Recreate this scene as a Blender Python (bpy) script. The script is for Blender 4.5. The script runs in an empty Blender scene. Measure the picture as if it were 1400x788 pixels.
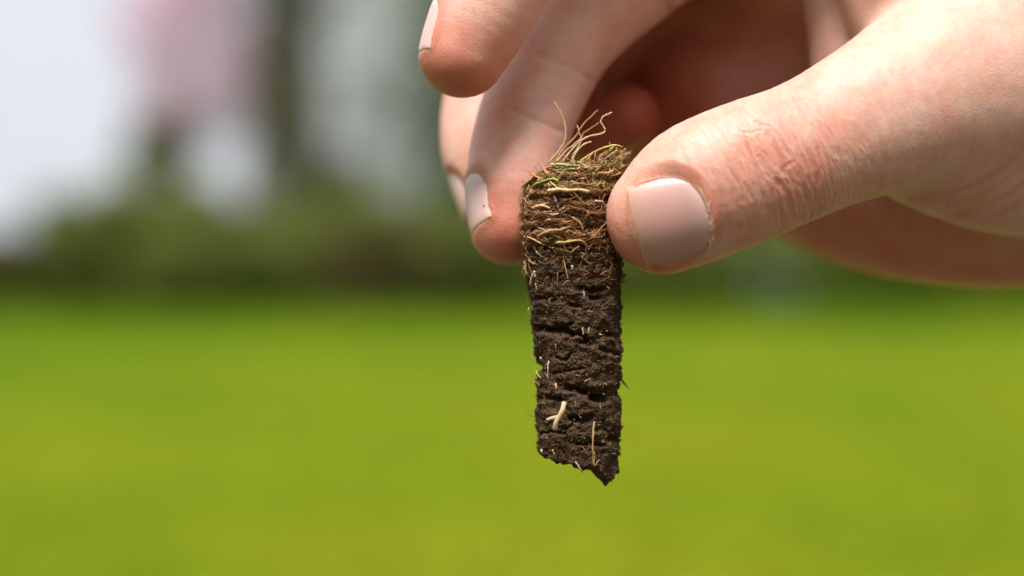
import bpy, math, random
import numpy as np
from mathutils import Vector

SC = bpy.context.scene
COL = SC.collection
rng = np.random.default_rng(7)
random.seed(7)

# ------------------------------------------------------------------ camera, world, sun, exposure
FPX = 60 / 36 * 1400.0            # focal length in photo pixels
K = 0.125                         # mm per photo pixel on the focal plane
D = FPX * K                       # focal-plane distance in mm
CAM_H = 1.10
PITCH = math.radians(1.3)         # looking slightly down
cam_d = bpy.data.cameras.new('camera')
cam_d.lens = 60; cam_d.sensor_width = 36
cam_d.clip_start = 0.01; cam_d.clip_end = 3000
cam_d.dof.use_dof = True
cam_d.dof.focus_distance = (D - 6.5) / 1000
cam_d.dof.aperture_fstop = 4.9
cam = bpy.data.objects.new('camera', cam_d)
COL.objects.link(cam)
cam.location = (0, 0, CAM_H)
cam.rotation_euler = (math.radians(90) - PITCH, 0, 0)
SC.camera = cam

SUN_DIR = Vector((-0.14, -0.42, 0.88)).normalized()     # towards the sun
CLOUD_LO, CLOUD_HI = 8.6, 11.5
SUN_EL = math.asin(SUN_DIR.z); SUN_AZ = math.atan2(SUN_DIR.x, SUN_DIR.y)
w = bpy.data.worlds.new('World'); SC.world = w; w.use_nodes = True
nt = w.node_tree; nt.nodes.clear()
wo = nt.nodes.new('ShaderNodeOutputWorld'); bg = nt.nodes.new('ShaderNodeBackground')
sky = nt.nodes.new('ShaderNodeTexSky'); sky.sky_type = 'NISHITA'; sky.sun_disc = False
sky.sun_elevation = SUN_EL; sky.sun_rotation = SUN_AZ
sky.air_density = 1.0; sky.dust_density = 4.0; sky.ozone_density = 1.0
mixw = nt.nodes.new('ShaderNodeMixRGB')
wtc = nt.nodes.new('ShaderNodeTexCoord'); wsep = nt.nodes.new('ShaderNodeSeparateXYZ'); nt.links.new(wtc.outputs['Generated'], wsep.inputs[0])
wmr = nt.nodes.new('ShaderNodeMapRange')                 # overcast: a cloud sheet three times brighter overhead than at the horizon
wmr.inputs['From Min'].default_value = 0.0; wmr.inputs['From Max'].default_value = 1.0; wmr.inputs['To Min'].default_value = CLOUD_LO; wmr.inputs['To Max'].default_value = CLOUD_HI
nt.links.new(wsep.outputs['Z'], wmr.inputs['Value'])
wcl = nt.nodes.new('ShaderNodeVectorMath'); wcl.operation = 'SCALE'; wcl.inputs[0].default_value = (0.95, 0.98, 1.06)
nt.links.new(wmr.outputs[0], wcl.inputs['Scale']); nt.links.new(wcl.outputs[0], mixw.inputs['Color2'])
mixw.inputs['Fac'].default_value = 0.85
nt.links.new(sky.outputs[0], mixw.inputs['Color1'])
nt.links.new(mixw.outputs[0], bg.inputs['Color'])
bg.inputs['Strength'].default_value = 0.07
nt.links.new(bg.outputs[0], wo.inputs['Surface'])

sun_d = bpy.data.lights.new('sun', 'SUN'); sun_d.energy = 4.9; sun_d.angle = math.radians(18.0)
sun_d.color = (1.0, 0.95, 0.88)
sun = bpy.data.objects.new('sun', sun_d); COL.objects.link(sun)
sun.rotation_euler = (-SUN_DIR).to_track_quat('-Z', 'Y').to_euler()

SC.view_settings.view_transform = 'Standard'; SC.view_settings.look = 'None'
SC.view_settings.exposure = 0.58; SC.view_settings.gamma = 1.0
SC.render.engine = 'CYCLES'
SC.cycles.use_denoising = True
SC.cycles.max_bounces = 8; SC.cycles.transparent_max_bounces = 8
SC.cycles.sample_clamp_indirect = 6

# ------------------------------------------------------------------ coordinates
CR = np.array([1.0, 0, 0]); CF = np.array([0, math.cos(PITCH), -math.sin(PITCH)]); CU = np.array([0, math.sin(PITCH), math.cos(PITCH)])
CP = np.array([0, 0, CAM_H])

def loc(px, py, d=0.0):
    """photo pixel + depth offset (mm, + away) -> local mm (x right, y away, z up; origin on the focal plane)"""
    s = K * (D + d) / D
    return np.array([(px - 700) * s, d, (394 - py) * s])

def world(P):
    P = np.asarray(P, float)
    return CP + (P[..., 0:1] * CR + (P[..., 1:2] + D) * CF + P[..., 2:3] * CU) / 1000

def topx(P):
    s = D / (D + P[:, 1]) / K
    return 700 + P[:, 0] * s, 394 - P[:, 2] * s

def far(px, Y):
    """ground point Y metres away under photo column px"""
    return Vector(((px - 700) / FPX * Y, Y, 0))

# ------------------------------------------------------------------ numpy noise
_perm = np.random.default_rng(3).permutation(256); _perm = np.concatenate([_perm, _perm, _perm])
_grad = np.random.default_rng(4).normal(size=(256, 3)); _grad /= np.linalg.norm(_grad, axis=1)[:, None]
def perlin(P):
    P = np.asarray(P, np.float64); i = np.floor(P).astype(np.int64); f = P - i; i &= 255
    u = f * f * f * (f * (f * 6 - 15) + 10)
    out = np.zeros(len(P))
    for dx in (0, 1):
        wx = u[:, 0] if dx else 1 - u[:, 0]
        for dy in (0, 1):
            wy = u[:, 1] if dy else 1 - u[:, 1]
            for dz in (0, 1):
                wz = u[:, 2] if dz else 1 - u[:, 2]
                h = _perm[_perm[_perm[i[:, 0] + dx] + i[:, 1] + dy] + i[:, 2] + dz]
                g = _grad[h]
                out += wx * wy * wz * (g[:, 0] * (f[:, 0] - dx) + g[:, 1] * (f[:, 1] - dy) + g[:, 2] * (f[:, 2] - dz))
    return out * 1.5
def fbm(P, n=4):
    o = 0; a = 1.0
    for k in range(n):
        o = o + a * perlin(P * 2 ** k + 17.3 * k); a *= 0.5
    return o
def smooth(a, b, x):
    t = np.clip((x - a) / (b - a), 0, 1); return t * t * (3 - 2 * t)

# ------------------------------------------------------------------ mesh helpers
def mesh_np(name, V, faces, smooth_shade=True):
    """faces: (n,k) int array, or a list of such arrays"""
    me = bpy.data.meshes.new(name)
    fl = faces if isinstance(faces, list) else [faces]
    fl = [np.asarray(f, np.int32) for f in fl if len(f)]
    V = np.asarray(V, np.float32)
    me.vertices.add(len(V)); me.vertices.foreach_set('co', V.ravel())
    me.loops.add(sum(f.size for f in fl)); me.loops.foreach_set('vertex_index', np.concatenate([f.ravel() for f in fl]))
    cnt = np.concatenate([np.full(len(f), f.shape[1], np.int32) for f in fl])
    me.polygons.add(len(cnt))
    me.polygons.foreach_set('loop_start', np.concatenate([[0], np.cumsum(cnt)[:-1]]).astype(np.int32))
    me.polygons.foreach_set('loop_total', cnt)
    me.polygons.foreach_set('use_smooth', np.full(len(cnt), smooth_shade))
    me.update(calc_edges=True); me.validate()
    return me
def set_attr(me, name, vals):
    vals = np.asarray(vals, np.float32)
    if vals.ndim == 1:
        a = me.attributes.new(name, 'FLOAT', 'POINT'); a.data.foreach_set('value', vals)
    else:
        a = me.attributes.new(name, 'FLOAT_COLOR', 'POINT')
        c = np.ones((len(vals), 4), np.float32); c[:, :3] = vals; a.data.foreach_set('color', c.ravel())
def link(name, me, mat=None, parent=None, label=None, cat=None, group=None, kind=None):
    o = bpy.data.objects.new(name, me); COL.objects.link(o)
    if mat: me.materials.append(mat)
    if parent:
        o.parent = parent; o.matrix_parent_inverse = parent_inv(parent)
    tag(o, label, cat, group, kind); return o
def parent_inv(p):
    from mathutils import Matrix
    m = Matrix.Identity(4); q = p
    while q is not None:
        m = Matrix.LocRotScale(q.location, q.rotation_euler, q.scale) @ q.matrix_parent_inverse.inverted() @ m if False else m
        q = q.parent
    return Matrix.Translation(-Vector(p.get('base', (0, 0, 0))))
def tag(o, label=None, cat=None, group=None, kind=None):
    for k, v in (('label', label), ('category', cat), ('group', group), ('kind', kind)):
        if v: o[k] = v
def empty(name, at, label, cat, group=None):
    o = bpy.data.objects.new(name, None); COL.objects.link(o); o.location = at; o.empty_display_size = 0.01
    o['base'] = [float(x) for x in at]
    tag(o, label, cat, group); return o

# ------------------------------------------------------------------ materials
def new_mat(name):
    m = bpy.data.materials.new(name); m.use_nodes = True
    n = m.node_tree.nodes; b = n['Principled BSDF']
    return m, m.node_tree, b
def N(t, typ, **kw):
    n = t.nodes.new(typ)
    for k, v in kw.items():
        if k in n.inputs: n.inputs[k].default_value = v
        else: setattr(n, k, v)
    return n
def ramp(t, stops):
    r = t.nodes.new('ShaderNodeValToRGB'); e = r.color_ramp.elements
    while len(e) < len(stops): e.new(0.5)
    for x, (p, c) in zip(e, stops):
        x.position = p; x.color = (*c, 1)
    return r

def mat_skin():
    m, t, b = new_mat('skin'); L = t.links.new
    at = N(t, 'ShaderNodeAttribute', attribute_name='blush_shade')
    tc = N(t, 'ShaderNodeTexCoord')
    n1 = N(t, 'ShaderNodeTexNoise', Scale=160.0, Detail=4.0, Roughness=0.6); L(tc.outputs['Object'], n1.inputs['Vector'])
    n2 = N(t, 'ShaderNodeTexNoise', Scale=900.0, Detail=3.0); L(tc.outputs['Object'], n2.inputs['Vector'])
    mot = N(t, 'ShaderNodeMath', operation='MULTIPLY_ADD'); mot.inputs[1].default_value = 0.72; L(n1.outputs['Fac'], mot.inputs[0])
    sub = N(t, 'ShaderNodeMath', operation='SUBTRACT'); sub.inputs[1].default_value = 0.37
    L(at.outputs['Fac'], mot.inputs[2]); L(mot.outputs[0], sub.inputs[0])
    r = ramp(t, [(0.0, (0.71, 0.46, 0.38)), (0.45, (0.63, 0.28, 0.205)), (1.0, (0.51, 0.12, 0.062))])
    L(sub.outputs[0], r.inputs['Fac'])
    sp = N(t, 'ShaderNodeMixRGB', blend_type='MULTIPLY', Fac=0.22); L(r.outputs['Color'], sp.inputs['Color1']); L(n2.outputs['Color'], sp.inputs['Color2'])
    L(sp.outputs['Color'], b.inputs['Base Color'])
    b.inputs['Roughness'].default_value = 0.48
    b.inputs['Specular IOR Level'].default_value = 0.42
    b.inputs['Subsurface Weight'].default_value = 1.0
    b.inputs['Subsurface Radius'].default_value = (1.0, 0.34, 0.18)
    b.inputs['Subsurface Scale'].default_value = 0.0022
    v = N(t, 'ShaderNodeTexVoronoi', Scale=2300.0, feature='DISTANCE_TO_EDGE'); L(tc.outputs['Object'], v.inputs['Vector'])
    vs = N(t, 'ShaderNodeMapRange'); vs.inputs['From Max'].default_value = 0.25; L(v.outputs['Distance'], vs.inputs['Value'])
    n3 = N(t, 'ShaderNodeTexNoise', Scale=1800.0, Detail=4.0, Roughness=0.6); L(tc.outputs['Object'], n3.inputs['Vector'])
    v2 = N(t, 'ShaderNodeTexVoronoi', Scale=1050.0, feature='DISTANCE_TO_EDGE'); L(tc.outputs['Object'], v2.inputs['Vector'])
    vs2 = N(t, 'ShaderNodeMapRange'); vs2.inputs['From Max'].default_value = 0.12; L(v2.outputs['Distance'], vs2.inputs['Value'])
    a0 = N(t, 'ShaderNodeMath', operation='ADD'); L(vs.outputs[0], a0.inputs[0]); L(vs2.outputs[0], a0.inputs[1])
    ad = N(t, 'ShaderNodeMath', operation='ADD'); L(a0.outputs[0], ad.inputs[0]); L(n3.outputs['Fac'], ad.inputs[1])
    bp = N(t, 'ShaderNodeBump', Strength=0.32, Distance=0.00008); L(ad.outputs[0], bp.inputs['Height']); L(bp.outputs[0], b.inputs['Normal'])
    return m
def mat_nail(name='nail', lift=0.0):
    m, t, b = new_mat(name); L = t.links.new
    at = N(t, 'ShaderNodeAttribute', attribute_name='along')
    tc = N(t, 'ShaderNodeTexCoord')
    n1 = N(t, 'ShaderNodeTexNoise', Scale=300.0, Detail=3.0); L(tc.outputs['Object'], n1.inputs['Vector'])
    ad = N(t, 'ShaderNodeMath', operation='MULTIPLY_ADD'); ad.inputs[1].default_value = 0.015; L(n1.outputs['Fac'], ad.inputs[0]); L(at.outputs['Fac'], ad.inputs[2])
    r = ramp(t, [(0.05, (0.52, 0.35, 0.335)), (0.25, (0.47, 0.28, 0.26)), (0.80, (0.48, 0.27, 0.235)), (0.97, (0.49, 0.27, 0.22)), (1.0, (0.57, 0.39, 0.29))])
    L(ad.outputs[0], r.inputs['Fac'])
    lm = N(t, 'ShaderNodeMixRGB', Fac=lift); lm.inputs['Color2'].default_value = (0.78, 0.66, 0.62, 1); L(r.outputs['Color'], lm.inputs['Color1']); L(lm.outputs['Color'], b.inputs['Base Color'])  # lift whitens the plate, a sky reflection painted into the base colour
    b.inputs['Roughness'].default_value = 0.34
    b.inputs['Specular IOR Level'].default_value = 0.5
    b.inputs['Subsurface Weight'].default_value = 0.6
    b.inputs['Subsurface Radius'].default_value = (1.0, 0.5, 0.4); b.inputs['Subsurface Scale'].default_value = 0.001
    bp = N(t, 'ShaderNodeBump', Strength=0.15, Distance=0.00005)
    at2 = N(t, 'ShaderNodeAttribute', attribute_name='across')
    wv = N(t, 'ShaderNodeTexNoise', Scale=40.0, Detail=2.0); wv.noise_dimensions = '1D'
    L(at2.outputs['Fac'], wv.inputs['W']); L(wv.outputs['Fac'], bp.inputs['Height']); L(bp.outputs[0], b.inputs['Normal'])
    return m
def mat_vcol(name, rough=0.8, mult=None, sss=0.0, spec=0.3):
    m, t, b = new_mat(name); L = t.links.new
    at = N(t, 'ShaderNodeAttribute', attribute_name='tint')
    tc = N(t, 'ShaderNodeTexCoord')
    n1 = N(t, 'ShaderNodeTexNoise', Scale=2600.0, Detail=3.0); L(tc.outputs['Object'], n1.inputs['Vector'])
    mr = N(t, 'ShaderNodeMapRange'); mr.inputs['To Min'].default_value = 0.55; mr.inputs['To Max'].default_value = 1.4; L(n1.outputs['Fac'], mr.inputs['Value'])
    mx = N(t, 'ShaderNodeMixRGB', blend_type='MULTIPLY', Fac=1.0); L(at.outputs['Color'], mx.inputs['Color1']); L(mr.outputs[0], mx.inputs['Color2'])
    L(mx.outputs['Color'], b.inputs['Base Color'])
    b.inputs['Roughness'].default_value = rough; b.inputs['Specular IOR Level'].default_value = spec
    return m
def mat_soil():
    m, t, b = new_mat('soil'); L = t.links.new
    at = N(t, 'ShaderNodeAttribute', attribute_name='tint')
    tc = N(t, 'ShaderNodeTexCoord')
    n1 = N(t, 'ShaderNodeTexNoise', Scale=700.0, Detail=6.0, Roughness=0.65); L(tc.outputs['Object'], n1.inputs['Vector'])
    mr = N(t, 'ShaderNodeMapRange'); mr.inputs['From Min'].default_value = 0.3; mr.inputs['From Max'].default_value = 0.7
    mr.inputs['To Min'].default_value = 0.45; mr.inputs['To Max'].default_value = 1.5; L(n1.outputs['Fac'], mr.inputs['Value'])
    mx = N(t, 'ShaderNodeMixRGB', blend_type='MULTIPLY', Fac=1.0); L(at.outputs['Color'], mx.inputs['Color1']); L(mr.outputs[0], mx.inputs['Color2'])
    L(mx.outputs['Color'], b.inputs['Base Color'])
    b.inputs['Roughness'].default_value = 0.9; b.inputs['Specular IOR Level'].default_value = 0.15
    n2 = N(t, 'ShaderNodeTexNoise', Scale=5200.0, Detail=5.0, Roughness=0.7); L(tc.outputs['Object'], n2.inputs['Vector'])
    bp = N(t, 'ShaderNodeBump', Strength=0.8, Distance=0.00012); L(n2.outputs['Fac'], bp.inputs['Height']); L(bp.outputs[0], b.inputs['Normal'])
    return m
def mat_plain(name, c1, c2, scale=3.0, rough=0.8, trans=0.0, spec=0.3):
    m, t, b = new_mat(name); L = t.links.new
    tc = N(t, 'ShaderNodeTexCoord'); n1 = N(t, 'ShaderNodeTexNoise', Scale=scale, Detail=4.0); L(tc.outputs['Object'], n1.inputs['Vector'])
    r = ramp(t, [(0.3, c1), (0.7, c2)]); L(n1.outputs['Fac'], r.inputs['Fac']); L(r.outputs['Color'], b.inputs['Base Color'])
    b.inputs['Roughness'].default_value = rough; b.inputs['Specular IOR Level'].default_value = spec
    if trans:
        out = t.nodes['Material Output']
        tr = N(t, 'ShaderNodeBsdfTranslucent'); L(r.outputs['Color'], tr.inputs['Color'])
        ms = N(t, 'ShaderNodeMixShader', Fac=trans); L(b.outputs[0], ms.inputs[1]); L(tr.outputs[0], ms.inputs[2]); L(ms.outputs[0], out.inputs['Surface'])
    return m
M_SKIN = mat_skin(); M_NAIL = mat_nail(); M_NAIL_SHEEN = mat_nail('nail_sky_sheen', 0.30); M_SOIL = mat_soil(); M_FIB = mat_vcol('plant_fibre'); M_CRUMB = mat_vcol('soil_crumb', 0.85)  # second nail copy is paler to carry a painted sky highlight

# ================================================================== SETTING: lawn
def mat_lawn():
    m, t, b = new_mat('lawn_grass'); L = t.links.new
    tc = N(t, 'ShaderNodeTexCoord')
    n1 = N(t, 'ShaderNodeTexNoise', Scale=0.3, Detail=6.0, Roughness=0.62); L(tc.outputs['Object'], n1.inputs['Vector'])
    n2 = N(t, 'ShaderNodeTexNoise', Scale=30.0, Detail=5.0); L(tc.outputs['Object'], n2.inputs['Vector'])
    ad = N(t, 'ShaderNodeMath', operation='MULTIPLY_ADD'); ad.inputs[1].default_value = 0.5; L(n2.outputs['Fac'], ad.inputs[0]); dm = N(t, 'ShaderNodeVectorMath', operation='DOT_PRODUCT'); dm.inputs[1].default_value = (0.009, -0.013, 0); L(tc.outputs['Object'], dm.inputs[0])   # lusher towards the trees, with their shade painted into the colour
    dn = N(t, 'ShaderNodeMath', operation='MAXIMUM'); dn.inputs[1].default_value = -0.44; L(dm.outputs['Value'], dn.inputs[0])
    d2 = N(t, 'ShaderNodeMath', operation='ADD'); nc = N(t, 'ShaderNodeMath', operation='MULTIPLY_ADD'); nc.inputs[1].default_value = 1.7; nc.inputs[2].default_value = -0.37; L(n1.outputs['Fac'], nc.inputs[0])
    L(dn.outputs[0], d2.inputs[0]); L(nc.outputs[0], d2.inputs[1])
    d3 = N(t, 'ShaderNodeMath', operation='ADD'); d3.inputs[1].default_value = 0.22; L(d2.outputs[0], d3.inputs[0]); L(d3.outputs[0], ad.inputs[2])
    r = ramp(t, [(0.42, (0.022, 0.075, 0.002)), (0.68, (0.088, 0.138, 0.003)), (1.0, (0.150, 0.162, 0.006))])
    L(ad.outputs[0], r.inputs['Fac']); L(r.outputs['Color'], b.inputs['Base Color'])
    b.inputs['Roughness'].default_value = 0.95; b.inputs['Specular IOR Level'].default_value = 0.03
    bp = N(t, 'ShaderNodeBump', Strength=0.6, Distance=0.02); L(n2.outputs['Fac'], bp.inputs['Height']); L(bp.outputs[0], b.inputs['Normal'])
    return m
def lawn():
    xs = np.concatenate([[-1500, -400, -120], np.linspace(-60, 60, 41), [120, 400, 1500]]); ys = np.concatenate([[-400, -60, -10], np.linspace(0, 110, 45), [180, 500, 2000]])
    X, Y = np.meshgrid(xs, ys, indexing='ij')
    Z = 0.05 * np.sin(X * 0.21 + 1.0) * np.sin(Y * 0.13)
    Z = np.where(Y > 120, -0.2, Z)
    V = np.stack([X, Y, Z], -1).reshape(-1, 3); nx, ny = X.shape
    i = np.arange(nx * ny).reshape(nx, ny)
    F = np.stack([i[:-1, :-1], i[1:, :-1], i[1:, 1:], i[:-1, 1:]], -1).reshape(-1, 4)
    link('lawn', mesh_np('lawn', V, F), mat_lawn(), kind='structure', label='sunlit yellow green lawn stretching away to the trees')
lawn()
def bounce_dimmer():
    # made-up dark ground, added out of view to cut bounce light under the hand
    n = 48; a = np.linspace(0, 2 * math.pi, n, endpoint=False); rr = 2.5 + 0.25 * np.sin(3 * a) + 0.15 * np.sin(7 * a + 1)
    V = [np.array([0.3, -0.4, 0.075])]; F = []
    for k, s in enumerate((0.25, 0.5, 0.75, 0.93, 1.0)):
        q = np.stack([0.3 + 1.5 * s * rr * np.cos(a), -0.4 + s * rr * np.sin(a), np.full(n, 0.075 if s < 1 else -0.06)], -1)
        V.append(q + np.stack([0 * a, 0 * a, 0.012 * np.sin(5 * a + k) * (s < 1)], -1))
    V = np.concatenate([V[0][None]] + V[1:])
    i = 1 + np.arange(5 * n).reshape(5, n); j = np.roll(i, -1, 1)
    m = mat_plain('bounce_dimmer_soil', (0.035, 0.025, 0.018), (0.07, 0.05, 0.035), 6.0, 0.95)
    link('bounce_dimmer', mesh_np('bounce_dimmer', V, [np.stack([i[:-1], i[1:], j[1:], j[:-1]], -1).reshape(-1, 4), np.stack([np.zeros(n, int), i[0], j[0]], -1)]), m, kind='structure', label='unseen dark soil patch added below the hand to cut bounce light')
bounce_dimmer()
def grass_blades():
    n = 150000
    y = 3.4 + 42 * rng.random(n) ** 1.5; x = (rng.random(n) - 0.5) * (2.4 * y + 6)
    h = 0.03 + 0.05 * rng.random(n); a = rng.random(n) * 6.28; wd = 0.004 + 0.005 * rng.random(n)
    b = np.stack([x, y, 0.05 * np.sin(x * 0.21 + 1.0) * np.sin(y * 0.13) - 0.004], -1)
    side = np.stack([np.cos(a), np.sin(a), 0 * a], -1) * wd[:, None]
    lean = np.stack([rng.normal(size=n), rng.normal(size=n), np.zeros(n)], -1) * 0.35 * h[:, None]
    tip = b + lean; tip[:, 2] += h
    V = np.stack([b - side, b + side, tip], 1).reshape(-1, 3)
    F = np.arange(3 * n).reshape(n, 3)
    m = mat_plain('grass_blade', (0.055, 0.110, 0.003), (0.135, 0.158, 0.006), 0.4, 0.8, 0.3, 0.03)
    link('grass', mesh_np('grass', V, F, False), m, kind='stuff', label='short mown grass blades covering the lawn')
grass_blades()
def rough_shade_grass():
    r = np.random.default_rng(19); n = 70000
    y = 22 + 22 * r.random(n) ** 0.6; x = (r.random(n) - 0.5) * (2.4 * y + 6)
    h = (0.10 + 0.35 * r.random(n)) * smooth(20, 34, y); a = r.random(n) * 6.28; wd = 0.008 + 0.01 * r.random(n)
    b = np.stack([x, y, np.full(n, -0.03)], -1); side = np.stack([np.cos(a), np.sin(a), 0 * a], -1) * wd[:, None]
    tip = b + np.stack([r.normal(size=n), r.normal(size=n), np.zeros(n)], -1) * 0.3 * h[:, None]; tip[:, 2] += h + 0.03
    V = np.stack([b - side, b + side, tip], 1).reshape(-1, 3)
    m = mat_plain('rough_shade_grass', (0.035, 0.075, 0.004), (0.075, 0.11, 0.008), 0.4, 0.8, 0.25, 0.03)  # long grass in a dark tone, added as shade along the far edge
    link('rough_shade_grass', mesh_np('rough_shade_grass', V, np.arange(3 * n).reshape(n, 3), False), m, kind='stuff', label='longer grass in front of the shrubs, coloured dark green to add shade')
rough_shade_grass()

# ------------------------------------------------------------------ tubes
def tube_arrays(P, R, sides=6, flat=None):
    """P (m,3), R (m) -> verts, quads (closed with end fans as degenerate-free caps)"""
    P = np.asarray(P, float); R = np.asarray(R, float); m = len(P)
    T = np.gradient(P, axis=0); T /= np.linalg.norm(T, axis=1)[:, None] + 1e-12
    ref = np.array([0, 0, 1.0]) if abs(T[:, 2]).mean() < 0.8 else np.array([1.0, 0, 0])
    A = np.cross(T, ref); A /= np.linalg.norm(A, axis=1)[:, None] + 1e-12; B = np.cross(A, T)
    th = np.arange(sides) / sides * 2 * math.pi
    f = 1.0 if flat is None else flat
    V = P[:, None] + R[:, None, None] * (A[:, None] * np.cos(th)[None, :, None] + f * B[:, None] * np.sin(th)[None, :, None])
    i = np.arange(m * sides).reshape(m, sides); j = np.roll(i, -1, 1)
    Q = np.stack([i[:-1], j[:-1], j[1:], i[1:]], -1).reshape(-1, 4)
    V = np.concatenate([V.reshape(-1, 3), P[:1], P[-1:]])
    c0, c1 = m * sides, m * sides + 1
    Tn = np.concatenate([np.stack([j[0], i[0], np.full(sides, c0)], -1), np.stack([i[-1], j[-1], np.full(sides, c1)], -1)])
    return V, Q, Tn
class Bag:
    def __init__(s): s.V = []; s.Q = []; s.T = []; s.C = []; s.n = 0
    def add(s, V, Q=None, T=None, col=None):
        s.V.append(V)
        if Q is not None and len(Q): s.Q.append(Q + s.n)
        if T is not None and len(T): s.T.append(T + s.n)
        if col is not None: s.C.append(np.tile(np.asarray(col, float), (len(V), 1)))
        s.n += len(V)
    def tube(s, P, R, sides=6, col=None, flat=None): s.add(*tube_arrays(P, R, sides, flat), col=col)
    def mesh(s, name, sm=True):
        fs = []
        if s.Q: fs.append(np.concatenate(s.Q))
        if s.T: fs.append(np.concatenate(s.T))
        me = mesh_np(name, np.concatenate(s.V), fs, sm)
        if s.C: set_attr(me, 'tint', np.concatenate(s.C))
        return me
def spline(P, n):
    P = np.asarray(P, float)
    if len(P) < 3: return P[0] + (P[-1] - P[0]) * np.linspace(0, 1, n)[:, None]
    Q = np.concatenate([[2 * P[0] - P[1]], P, [2 * P[-1] - P[-2]]])
    u = np.linspace(0, len(P) - 1 - 1e-9, n); i = u.astype(int); t = (u - i)[:, None]
    a, b, c, d = Q[i], Q[i + 1], Q[i + 2], Q[i + 3]
    return 0.5 * (2 * b + (c - a) * t + (2 * a - 5 * b + 4 * c - d) * t ** 2 + (3 * b - a - 3 * c + d) * t ** 3)

# ================================================================== SETTING: trees and shrubs
def leaf_cloud(centres, radii, n, size, seed, squash=0.8):
    r = np.random.default_rng(seed)
    k = r.integers(0, len(centres), n)
    d = r.normal(size=(n, 3)); d /= np.linalg.norm(d, axis=1)[:, None]
    rad = radii[k] * (0.35 + 0.65 * r.random(n) ** 0.5)
    C = centres[k] + d * rad[:, None] * np.array([1, 1, squash])
    a = r.normal(size=(n, 3)); a /= np.linalg.norm(a, axis=1)[:, None]
    b = np.cross(a, r.normal(size=(n, 3))); b /= np.linalg.norm(b, axis=1)[:, None]
    s = size * (0.6 + 0.8 * r.random(n))
    a = a * s[:, None]; b = b * (0.55 * s)[:, None]
    V = np.stack([C - a, C + b, C + a, C - b], 1).reshape(-1, 3)
    return V, np.arange(4 * n).reshape(n, 4)
def make_tree(h, trunk_r, crown_lo, crown_r, n_clump, n_leaf, leaf, seed, clump_r, ivy=False):
    """returns trunk mesh, crown mesh (and ivy mesh) at the origin"""
    r = np.random.default_rng(seed); B = Bag()
    top = np.array([r.normal() * 0.03 * h, r.normal() * 0.03 * h, h * 0.88])
    tp = spline([(0, 0, -0.1), (r.normal() * 0.15, r.normal() * 0.15, h * 0.35), top], 10)
    B.tube(tp, trunk_r * np.linspace(1, 0.18, 10) * np.array([1.35, 1.1] + [1] * 8), 9)
    cs = []
    for k in range(n_clump):
        z = crown_lo + (h - crown_lo) * (k + 0.5) / n_clump
        prof = math.sin(math.pi * min(1, 0.18 + 0.82 * (z - crown_lo) / (h - crown_lo))) ** 0.6
        ang = k * 2.4 + r.random(); rr = crown_r * prof * (0.45 + 0.6 * r.random())
        c = np.array([rr * math.cos(ang), rr * math.sin(ang), z]); cs.append(c)
        s = tp[int(np.clip((z - 0.25 * rr) / h * 9, 1, 8))]
        B.tube(spline([s, (s + c) / 2 + [0, 0, 0.12 * rr], c], 6), trunk_r * np.linspace(0.3, 0.06, 6), 5)
    cs = np.array(cs); rad = clump_r * (0.7 + 0.6 * r.random(n_clump))
    V, F = leaf_cloud(cs, rad, n_leaf, leaf, seed + 1)
    iv = None
    if ivy:
        n = 5000; z = r.random(n) * h * 0.8; a = r.random(n) * 6.28; q = trunk_r * (1.25 + 0.5 * r.random(n)) * (1 - 0.4 * z / h)
        C = np.stack([q * np.cos(a), q * np.sin(a), z], -1)
        iv = leaf_cloud(C, np.full(n, 0.08), n * 2, 0.10, seed + 5)
    return B.mesh('trunk'), mesh_np('crown', V, F, False), (mesh_np('ivy', *iv, False) if iv else None)
M_BARK = mat_plain('bark', (0.07, 0.06, 0.03), (0.13, 0.11, 0.06), 6.0, 0.9)
M_BIRCH = mat_plain('pale_bark', (0.12, 0.10, 0.08), (0.3, 0.28, 0.25), 6.0, 0.9)
M_LEAF = mat_plain('spring_leaf', (0.055, 0.10, 0.02), (0.10, 0.14, 0.03), 1.2, 0.6, 0.35)
M_LEAFD = mat_plain('dark_leaf', (0.06, 0.065, 0.008), (0.10, 0.10, 0.014), 1.2, 0.5, 0.15)
M_GREY = mat_plain('young_leaf', (0.22, 0.25, 0.17), (0.32, 0.35, 0.26), 1.2, 0.6, 0.35)
M_PALE = mat_plain('pale_young_leaf', (0.30, 0.33, 0.25), (0.42, 0.45, 0.36), 1.2, 0.6, 0.45)
M_PINK = mat_plain('pink_blossom', (0.68, 0.44, 0.56), (0.84, 0.64, 0.73), 2.0, 0.6, 0.5)
M_BROWN = mat_plain('brown_leaf', (0.06, 0.052, 0.012), (0.10, 0.075, 0.018), 1.5, 0.7, 0.2)
M_YEL = mat_plain('yellow_green_leaf', (0.10, 0.13, 0.02), (0.17, 0.20, 0.035), 1.5, 0.6, 0.3)
def place_tree(name, px, Y, meshes, mats, label, cat, group=None, rz=0.0, s=1.0):
    e = empty(name, far(px, Y), label, cat, group)
    for nm, me, mt in zip(('trunk', 'crown', 'ivy'), meshes, mats):
        if me is None: continue
        if not me.materials: me.materials.append(mt)
        o = bpy.data.objects.new(nm, me); COL.objects.link(o); o.parent = e
    e.rotation_euler.z = rz; e.scale = (s, s, s)
    return e
T_IVY = make_tree(18, 0.66, 10.0, 3.6, 24, 6500, 0.16, 11, 1.2, True)
T_PINK = make_tree(9.0, 0.16, 4.6, 2.3, 22, 6500, 0.09, 21, 0.8)
T_THIN = make_tree(13, 0.17, 3.6, 3.6, 30, 2600, 0.13, 31, 1.2)
T_GREEN = make_tree(12, 0.26, 2.2, 4.0, 34, 13000, 0.15, 41, 1.4)
T_GREEN2 = make_tree(9, 0.22, 1.2, 3.4, 30, 12000, 0.15, 51, 1.2)
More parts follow.
